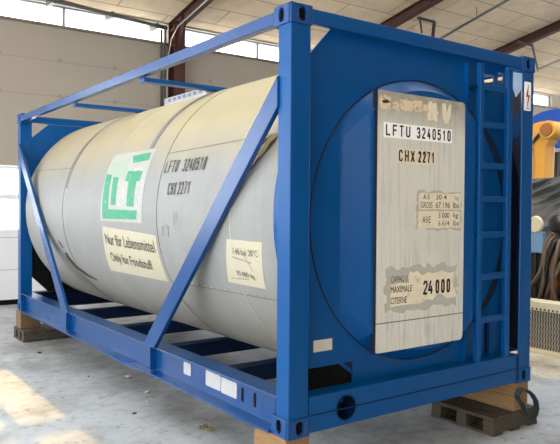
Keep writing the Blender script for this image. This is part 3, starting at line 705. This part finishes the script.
G((2.62, 25.4), (2.24, 26.0), (2.23, 22.3), (2.55, 21.8))                 # upper block
G((2.60, 18.2), (2.275, 17.7), (2.285, 13.2), (2.61, 13.6))                # T top
G((2.525, 13.6), (2.355, 13.4), (2.345, 2.6), (2.50, 2.7))                # T stem
G((2.915, 16.0), (2.78, 15.6), (2.76, 3.2), (2.875, 3.2))                 # inner upright
G((3.11, 17.5), (2.97, 17.2), (2.93, 1.0), (3.085, -3.0))                # outer upright of the L
G((3.05, 1.4), (2.27, 1.0), (2.285, -2.7), (3.085, -3.0))                 # foot of the L
G((3.05, 23.5), (2.66, 24.5), (2.64, 15.0), (3.09, 16.5), mat=GREEN_PALE, lift=0.003)
wrap([(3.105, -6.6), (1.93, -8.6), (1.95, -28.5), (3.25, -29.0)], DEC_FOOD, 'food_decal', 0.0022)
wrap_text('Nur für Lebensmittel', 3.07, 1.985, -9.6, -14.8, INK, bold=0.0, slope=-1.2)
wrap_text('Only for Foodstuff', 3.06, 2.14, -18.6, -24.4, INK, bold=0.0, slope=-1.0)
wrap_text('LFTU', 1.835, 1.61, 20.7, 15.8, INK); wrap_text('3240510', 1.52, 1.165, 20.7, 15.8, INK)
wrap_text('CHX', 1.70, 1.56, 11.6, 7.0, INK, slope=0.1); wrap_text('2271', 1.525, 1.335, 11.8, 7.2, INK, slope=0.1)
wrap_text('22', 1.59, 1.515, 1.0, -1.6, INK_FAINT); wrap_text('75', 1.59, 1.515, -2.2, -5.0, INK_FAINT)
m = CB()
for a, b in (((1.775, -4.5), (1.68, -4.5)), ((1.68, -4.5), (1.69, -8.6)), ((1.69, -8.6), (1.785, -8.6)), ((1.785, -8.6), (1.775, -4.5))):
    m.obox(cyl(*a, R+0.003), cyl(*b, R+0.003), (1, 0, 0), 0.002, 0.005)
m.build('data_box_outline', INK_FAINT, shell)
wrap([(0.79, -7.8), (0.36, -8.0), (0.44, -23.4), (0.905, -23.2)], DEC_FOOD, 'weight_decal', 0.0022)
wrap_text('7.45 bar 20°C', 0.735, 0.425, -10.4, -12.6, INK_WORN, slope=-0.2)
wrap_text('30.480 kg', 0.745, 0.525, -18.1, -20.4, INK_WORN, slope=-0.4)
for q in (((0.76, -13.8), (0.74, -13.4), (0.52, -14.8), (0.53, -15.2)), ((0.60, -12.8), (0.59, -12.8), (0.52, -18.0), (0.53, -18.0)), ((0.84, -21.2), (0.60, -20.6), (0.60, -21.0), (0.84, -21.6))):
    wrap(q, INK_FAINT, 'crack', 0.0035)
# torn lagging where the brace has rubbed the barrel
m = CB(); rr = random.Random(4)
tear = [(0.33, 25.3), (0.42, 25.6), (0.50, 24.0), (0.56, 20.0), (0.62, 15.8), (0.69, 11.5), (0.66, 10.8), (0.60, 12.6), (0.53, 14.8), (0.46, 17.8), (0.40, 20.4), (0.35, 22.8)]
m.bm.faces.new([m.bm.verts.new(cyl(y, d, R+0.004)) for y, d in tear]); m.build('torn_lagging', plain('torn_lagging', (58, 48, 38), 0.9, 0.5, 30), shell)
m = CB(); tear = [(0.30, 26.0), (0.38, 26.0), (0.43, 24.6), (0.46, 21.5), (0.50, 19.0), (0.45, 18.2), (0.41, 20.2), (0.39, 22.8), (0.34, 24.4)]
m.bm.faces.new([m.bm.verts.new(cyl(y, d, R+0.007)) for y, d in tear]); m.build('lagging_flap', plain('lagging_fibre', (150, 130, 92), 0.9, 0.5, 40), shell)
m = CB(); tear = [(4.62, -16), (4.56, -17), (4.40, -27), (4.32, -31), (4.10, -35.5), (3.9, -38), (3.92, -39), (4.2, -37), (4.42, -33), (4.52, -27)]
m.bm.faces.new([m.bm.verts.new(cyl(y, d, R+0.004)) for y, d in tear]); m.build('torn_lagging', plain('dent_dirt', (64, 56, 46), 0.9, 0.5, 30), shell)
# walkway on top of the barrel
wk = CB().box(1.1, 1.45, 2.95, 3.92, 2.552, 2.572).build('walkway', PLATE_W, K)
m = CB().box(1.1, 1.112, 2.95, 3.92, 2.572, 2.636); m.build('toe_board', mat_decal('toe_board', (160, 166, 180), (140, 146, 160)), wk)
for i in range(7): CB().box(1.094, 1.1, 3.76-i*0.12, 3.82-i*0.12, 2.588, 2.620).build('grip_slot', plain('slot_grey', (110, 112, 122)), wk)

# ================================================================== SUPPORTS
def pallet(x0, x1, y0, y1, wood, label):
    """deck boards lie along y over three solid runners along x"""
    t = thing('wooden_pallet', label, 'pallet', ((x0+x1)/2, (y0+y1)/2, 0), None)
    hgt = 0.142; n = 5; wv = (x1-x0)/n
    for i in range(n): MB().box(x0+wv*i+0.005, x0+wv*(i+1)-0.005, y0, y1, hgt-0.026, hgt).build('deck_board', wood, t, bevel=0.003)
    for yy in (y0, (y0+y1)/2-0.05, y1-0.1): MB().box(x0+0.004, x1-0.004, yy+0.002, yy+0.098, 0.02, hgt-0.026).build('runner', wood, t, bevel=0.004)
    for xx in (x0, (x0+x1)/2-0.06, x1-0.12): MB().box(xx+0.002, xx+0.118, y0, y1, 0.0, 0.02).build('bottom_board', wood, t)
    return t
pallet(-0.04, 0.70, 5.62, 6.10, WOOD_DARK, 'small grey wooden pallet under the far left corner of the frame')
tag(MB().box(-0.02, 0.24, 5.83, 6.06, 0.142, HB).build('timber_block', WOOD_OLD, None, bevel=0.006), 'square timber block on the small pallet at the far left corner', 'wooden block')
pallet(1.96, 2.54, 0.0, 0.62, WOOD_DARK, 'dark weathered wooden pallet under the right front corner of the frame')
t = thing('timber_beam', 'light timber beam between the dark pallet and the right front corner', 'wooden beam', (2.33, 0.36, 0.142))
MB().box(2.245, 2.43, 0.02, 0.72, 0.142, 0.262).build('lower_baulk', WOOD, t, bevel=0.005)
MB().box(2.25, 2.43, 0.015, 0.70, 0.262, HB).build('upper_baulk', WOOD, t, bevel=0.005)
tag(MB().box(-0.002, 0.178, 0.02, 0.36, 0.0, HB).build('timber_beam', WOOD, None, bevel=0.005), 'pale timber block under the near front corner at the bottom of the photo', 'wooden block')
# webbing loop
pts = [(2.235, 0.285), (2.27, 0.318), (2.33, 0.322), (2.39, 0.30), (2.455, 0.255), (2.505, 0.195), (2.52, 0.13), (2.50, 0.08), (2.455, 0.05), (2.415, 0.055), (2.375, 0.09), (2.34, 0.15), (2.30, 0.21), (2.255, 0.25)]
m = MB(); n = len(pts); cx = sum(p[0] for p in pts)/n; cz = sum(p[1] for p in pts)/n
def inn(p, k=0.011):
    v = Vector((cx-p[0], cz-p[1])).normalized()*k; return (p[0]+v.x, p[1]+v.y)
m.plate(pts, [[inn(p) for p in pts]], 'y', -0.032, 0.0145)
lo = m.build('webbing_loop', STRAP, None); tag(lo, 'dark green webbing strap loop hanging at the right front corner block', 'strap')
# crumbs on the floor
def bit(x, y, s, mat, name, label, cat, group=None, flat=0.5, seed=0):
    rr = random.Random(seed); bm = bmesh.new(); bmesh.ops.create_icosphere(bm, subdivisions=1, radius=s)
    for v in bm.verts:
        k = rr.uniform(0.7, 1.25); v.co = Vector((v.co.x*k, v.co.y*k*0.8, v.co.z*k*flat))
    zm = min(v.co.z for v in bm.verts); bmesh.ops.translate(bm, verts=bm.verts, vec=(x, y, -zm))
    m = MB(); m.bm.free(); m.bm = bm; return tag(m.build(name, mat), label, cat, group)
bit(-0.045, 4.9, 0.028, MACHD, 'dark_crumb', 'dark crumb on the floor in front of the far left pallet', 'debris', None, 0.4, 1)
bit(0.36, 3.22, 0.036, STONE, 'pebble', 'pale pebble on the floor, largest and farthest of the loose stones', 'pebble', None, 0.5, 2)
bit(0.30, 2.62, 0.030, STONE, 'pebble', 'pale pebble on the floor just below the rail gusset', 'pebble', None, 0.5, 3)
bit(0.17, 2.33, 0.022, STONE, 'pebble', 'small pale pebble in the open floor nearest the camera', 'pebble', None, 0.5, 4)
bit(-0.06, 2.09, 0.018, MACHD, 'dark_crumb', 'dark crumb on the grey floor left of the wood shavings', 'debris', None, 0.4, 5)
bit(0.05, 3.5, 0.014, MACHD, 'dark_crumb', 'tiny dark crumb on the floor in the middle of the bay', 'debris', None, 0.4, 6)
t = thing('wood_shavings', 'little heap of curled wood shavings on the floor by the rail', 'shavings', (0.27, 1.42, 0))
for i in range(6):
    rr = random.Random(40+i); x, y, a = 0.27+rr.uniform(-0.05, 0.05), 1.42+rr.uniform(-0.05, 0.05), rr.uniform(0, 6)
    MB().tube([(x+0.03*math.cos(a+k*0.6)*(1-k*0.08), y+0.03*math.sin(a+k*0.6)*(1-k*0.08), 0.008+0.004*(k % 3)) for k in range(6)], 0.006, 5).build('shaving', LEAF, t)

# ================================================================== MACHINERY AT THE RIGHT EDGE
# cooler block with woven core
t = thing('cooler_block', 'low cooler with cream top rail and woven metal core on the floor', 'cooler', (5.0, 1.0, 0))
MB().box(4.92, 5.16, -0.6, 2.7, 0.515, 0.63).build('top_rail', CREAM, t, bevel=0.01)
for i in range(24): MB().box(4.914, 4.925, 0.9+i*0.054, 0.918+i*0.054, 0.528, 0.550).build('rail_slot', MACHD, t)
MB().box(4.94, 5.10, -0.6, 2.7, 0.0, 0.05).build('bottom_rail', CREAM, t, bevel=0.006)
m = MB()
for r in range(12):
    z0 = 0.06+r*0.0375
    for i in range(90):
        y = -0.58+i*0.036+(0.018 if r % 2 else 0)
        m.obox((4.94, y, z0), (4.94, y+(0.014 if r % 2 else -0.014), z0+0.0375), (0, 1, 0), 0.008, 0.006)
m.build('woven_core', MESHM, t)
MB().box(4.965, 5.08, -0.59, 2.69, 0.05, 0.515).build('core_backing', MACHD, t)
# hoses
base = thing('hose_rack', 'dark steel rack behind the cooler that carries the hoses', 'rack', (5.55, 1.3, 0))
for y in (0.3, 1.2, 2.2): MB().box(5.6, 5.68, y, y+0.08, 0, 1.28).build('rack_post', MACHD, base)
MB().box(5.56, 5.70, 0.2, 2.4, 1.28, 1.34).build('rack_bar', MACHD, base, bevel=0.006)
MB().box(5.2, 5.9, 0.2, 2.4, 0.28, 0.40).build('rack_shelf', MACHD, base)
MB().plate([(1.80, 0.40), (1.90, 0.40), (1.80, 0.80), (1.86, 1.20), (1.78, 1.22), (1.70, 0.80)], [], 'x', 5.60, 5.66).build('rusty_bracket', ORANGE, base, bevel=0.006)
MB().box(5.80, 5.84, 0.2, 2.4, 0.40, 1.28).build('back_panel', MACHD, base)
rr = random.Random(11)
for i in range(16):
    y = 0.75+i*0.068; dk = i % 3 == 1; r = 0.026+0.008*rr.random(); x0 = 5.50-0.06*rr.random(); sw = rr.uniform(-0.10, 0.14)+(0.12 if i > 10 else 0); lo_ = rr.uniform(0.44, 0.75)
    pts = [(5.76, y+0.02, 0.95), (5.74, y, 1.28), (5.66, y, 1.40), (5.56, y+0.01, 1.415), (x0, y+0.03, 1.34)]
    for k in range(1, 7): s = k/6; pts.append((x0-0.06*math.sin(s*3), y+0.03+sw*s*s+0.05*math.sin(s*4+i), 1.34-(1.34-lo_)*s))
    names = ['leftmost', 'second from the left', 'third from the left', 'fourth from the left', 'fifth from the left', 'sixth from the left']
    tag(MB().tube(pts, r, 8).build('hose', HOSE_D if dk else HOSE, None, smooth=True),
        ('black' if dk else 'brown') + ' rubber hose draped over the rack behind the cooler', 'hose', 'black hoses over the rack' if dk else 'brown hoses over the rack')
# rolled fittings above the hoses
t = thing('capped_fitting', 'dark round fitting with a pink cap lying on the hoses', 'fitting', (5.56, 1.62, 1.44))
m = MB(); prof = [(0.0, 0.06), (0.02, 0.11), (0.08, 0.125), (0.14, 0.11), (0.18, 0.05)]
m.tube([(5.50+p, 1.72-p*0.3, 1.56) for p, r in prof], [r for p, r in prof], 16); m.build('fitting_body', HOSE_D, t, smooth=True)
m = MB(); m.tube([(5.52, 1.62, 1.60), (5.50, 1.55, 1.66), (5.50, 1.45, 1.65), (5.52, 1.36, 1.60)], [0.03, 0.05, 0.05, 0.03], 10); m.build('pink_cap', PINK, t, smooth=True)
t = thing('buffer_disc', 'pale yellow disc on a light blue holder beside the blue post', 'disc', (5.45, 1.93, 0.40))
m = MB(); m.tube([(5.40, 1.92, 1.555), (5.44, 1.92, 1.555), (5.46, 1.92, 1.555)], [0.10, 0.11, 0.09], 24); m.build('disc', CREAM, t, smooth=False)
MB().box(5.45, 5.50, 1.92, 1.96, 0.40, 1.2).build('holder_post', MACHD, t); MB().box(5.42, 5.52, 1.81, 2.03, 1.18, 1.46).build('holder', plain('light_blue_paint', (120, 160, 196), 0.5), t, bevel=0.02)
# plastic sheet thrown over a frame
t = thing('covered_frame', 'grey glossy plastic sheet draped over a frame below the yellow arm', 'covered frame', (6.9, 2.0, 0))
m = MB(); nu, nv = 150, 90; g = []
for j in range(nv+1):
    row = []
    for i in range(nu+1):
        u, v = i/nu, j/nv; y = 0.9+2.3*u; z = 2.26-1.1*v
        x = 6.6-0.35*v+0.075*abs(math.sin(17*u-18*v+0.9*math.sin(7*v+3*u)))**1.5+0.03*math.sin(39*u-30*v)
        row.append(m.bm.verts.new((x, y, z+0.05*math.sin(6*u))))
    g.append(row)
for j in range(nv):
    for i in range(nu): m.bm.faces.new((g[j][i], g[j][i+1], g[j+1][i+1], g[j+1][i]))
sh = m.build('plastic_sheet', SHEET, t, smooth=True); sh.modifiers.new('thickness', 'SOLIDIFY').thickness = 0.006
MB().box(6.75, 7.4, 1.0, 3.1, 1.95, 2.10).build('frame_top', MACHD, t)
for y in (1.05, 2.95):
    for x in (6.8, 7.3): MB().box(x, x+0.08, y, y+0.08, 0, 1.95).build('frame_leg', MACHD, t)
# yellow loader arm
t = thing('yellow_loader', 'yellow machine arm with a round pivot head behind the plastic sheet', 'machine', (8.3, 3.0, 0))
PX = 8.3
MB().box(PX-0.5, PX+0.6, 2.2, 4.4, 0.0, 0.5).build('base_frame', MACHD, t, bevel=0.03)
def pix(px, py, x=PX):                       # a point of the plane x = PX given by its sight line
    d_ = fw + rt*((px-280)/661.75) - up*((py-222)/661.75); k = (x-M.translation.x)/d_.x; q = M.translation + d_*k
    return (q.y, q.z)
arm = [pix(*p) for p in ((537.5, 186), (537.5, 150), (539, 141), (543, 134), (549, 130), (555, 137), (550, 146), (548.5, 186))]
ya = [a[0] for a in arm]
MB().plate(arm, [], 'x', PX-0.12, PX+0.16).build('upright_arm', YELLOW, t, bevel=0.02)
boom = [pix(*p) for p in ((520, 152), (520, 130), (530, 125), (540, 121.5), (550, 121), (557, 125), (551, 128), (545, 132), (540, 139), (535, 149))]
MB().plate(boom, [], 'x', PX-0.02, PX+0.30).build('boom', YELLOW, t, bevel=0.03)
cy_, cz_ = pix(553, 130.5)
m = MB(); m.tube([(PX-0.2, cy_, cz_), (PX-0.18, cy_, cz_), (PX+0.25, cy_, cz_)], [0.15, 0.16, 0.16], 24); m.build('pivot_head', YELLOW, t)
m = MB(); m.tube([(PX-0.23, cy_, cz_), (PX-0.19, cy_, cz_)], [0.11, 0.12], 20); m.build('pivot_pin', ORANGE, t)
pl_ = [pix(*p) for p in ((520, 186), (520, 150), (535, 147), (535.8, 186))]
MB().plate(pl_, [], 'x', PX+0.2, PX+0.36).build('rear_arm', YELLOW, t, bevel=0.02)
MB().box(PX-0.1, PX+0.5, 2.4, 4.2, 0.5, 1.95).build('pedestal', MACHD, t, bevel=0.03)
hp = [pix(*p) for p in ((529, 152), (533, 148), (537, 145), (541, 139), (545, 134))]
tag(MB().tube([(PX-0.16, a, b) for a, b in hp], 0.025, 8).build('hydraulic_hose', HOSE_D, None, smooth=True), 'black hydraulic hose on the yellow arm', 'hose')
# blue tarpaulin over a tall load
t = thing('tarpaulin_load', 'bright blue tarpaulin hood over a tall load behind the yellow arm', 'tarpaulin', (10.4, 3.4, 0))
hx_ = 10.4
hd = [pix(*p, x=hx_) for p in ((520, 128), (526, 120), (533, 115), (541, 111), (550, 109), (562, 107.5), (576, 108), (590, 114), (592, 150), (575, 149), (556, 149), (540, 140), (520, 145))]
MB().plate(hd, [], 'x', hx_, hx_+1.2).build('hood', BLUEHOOD, t, bevel=0.08, seg=3)
yy0 = min(p[0] for p in hd); yy1 = max(p[0] for p in hd); zb = min(p[1] for p in hd)
MB().box(hx_+0.1, hx_+1.1, yy0+0.1, yy1-0.1, 0.0, zb+0.1).build('load', MACHD, t)
ry, rz_ = pix(556, 150, hx_)
MB().box(hx_-0.04, hx_+0.02, ry-0.8, ry+0.55, rz_-0.04, rz_+0.03).build('white_rail', WHITEP, t)
for k in range(3): MB().box(hx_-0.03, hx_+0.1, ry-0.5+0.4*k, ry-0.46+0.4*k, 0.5, rz_-0.04).build('post', GREYP, t)
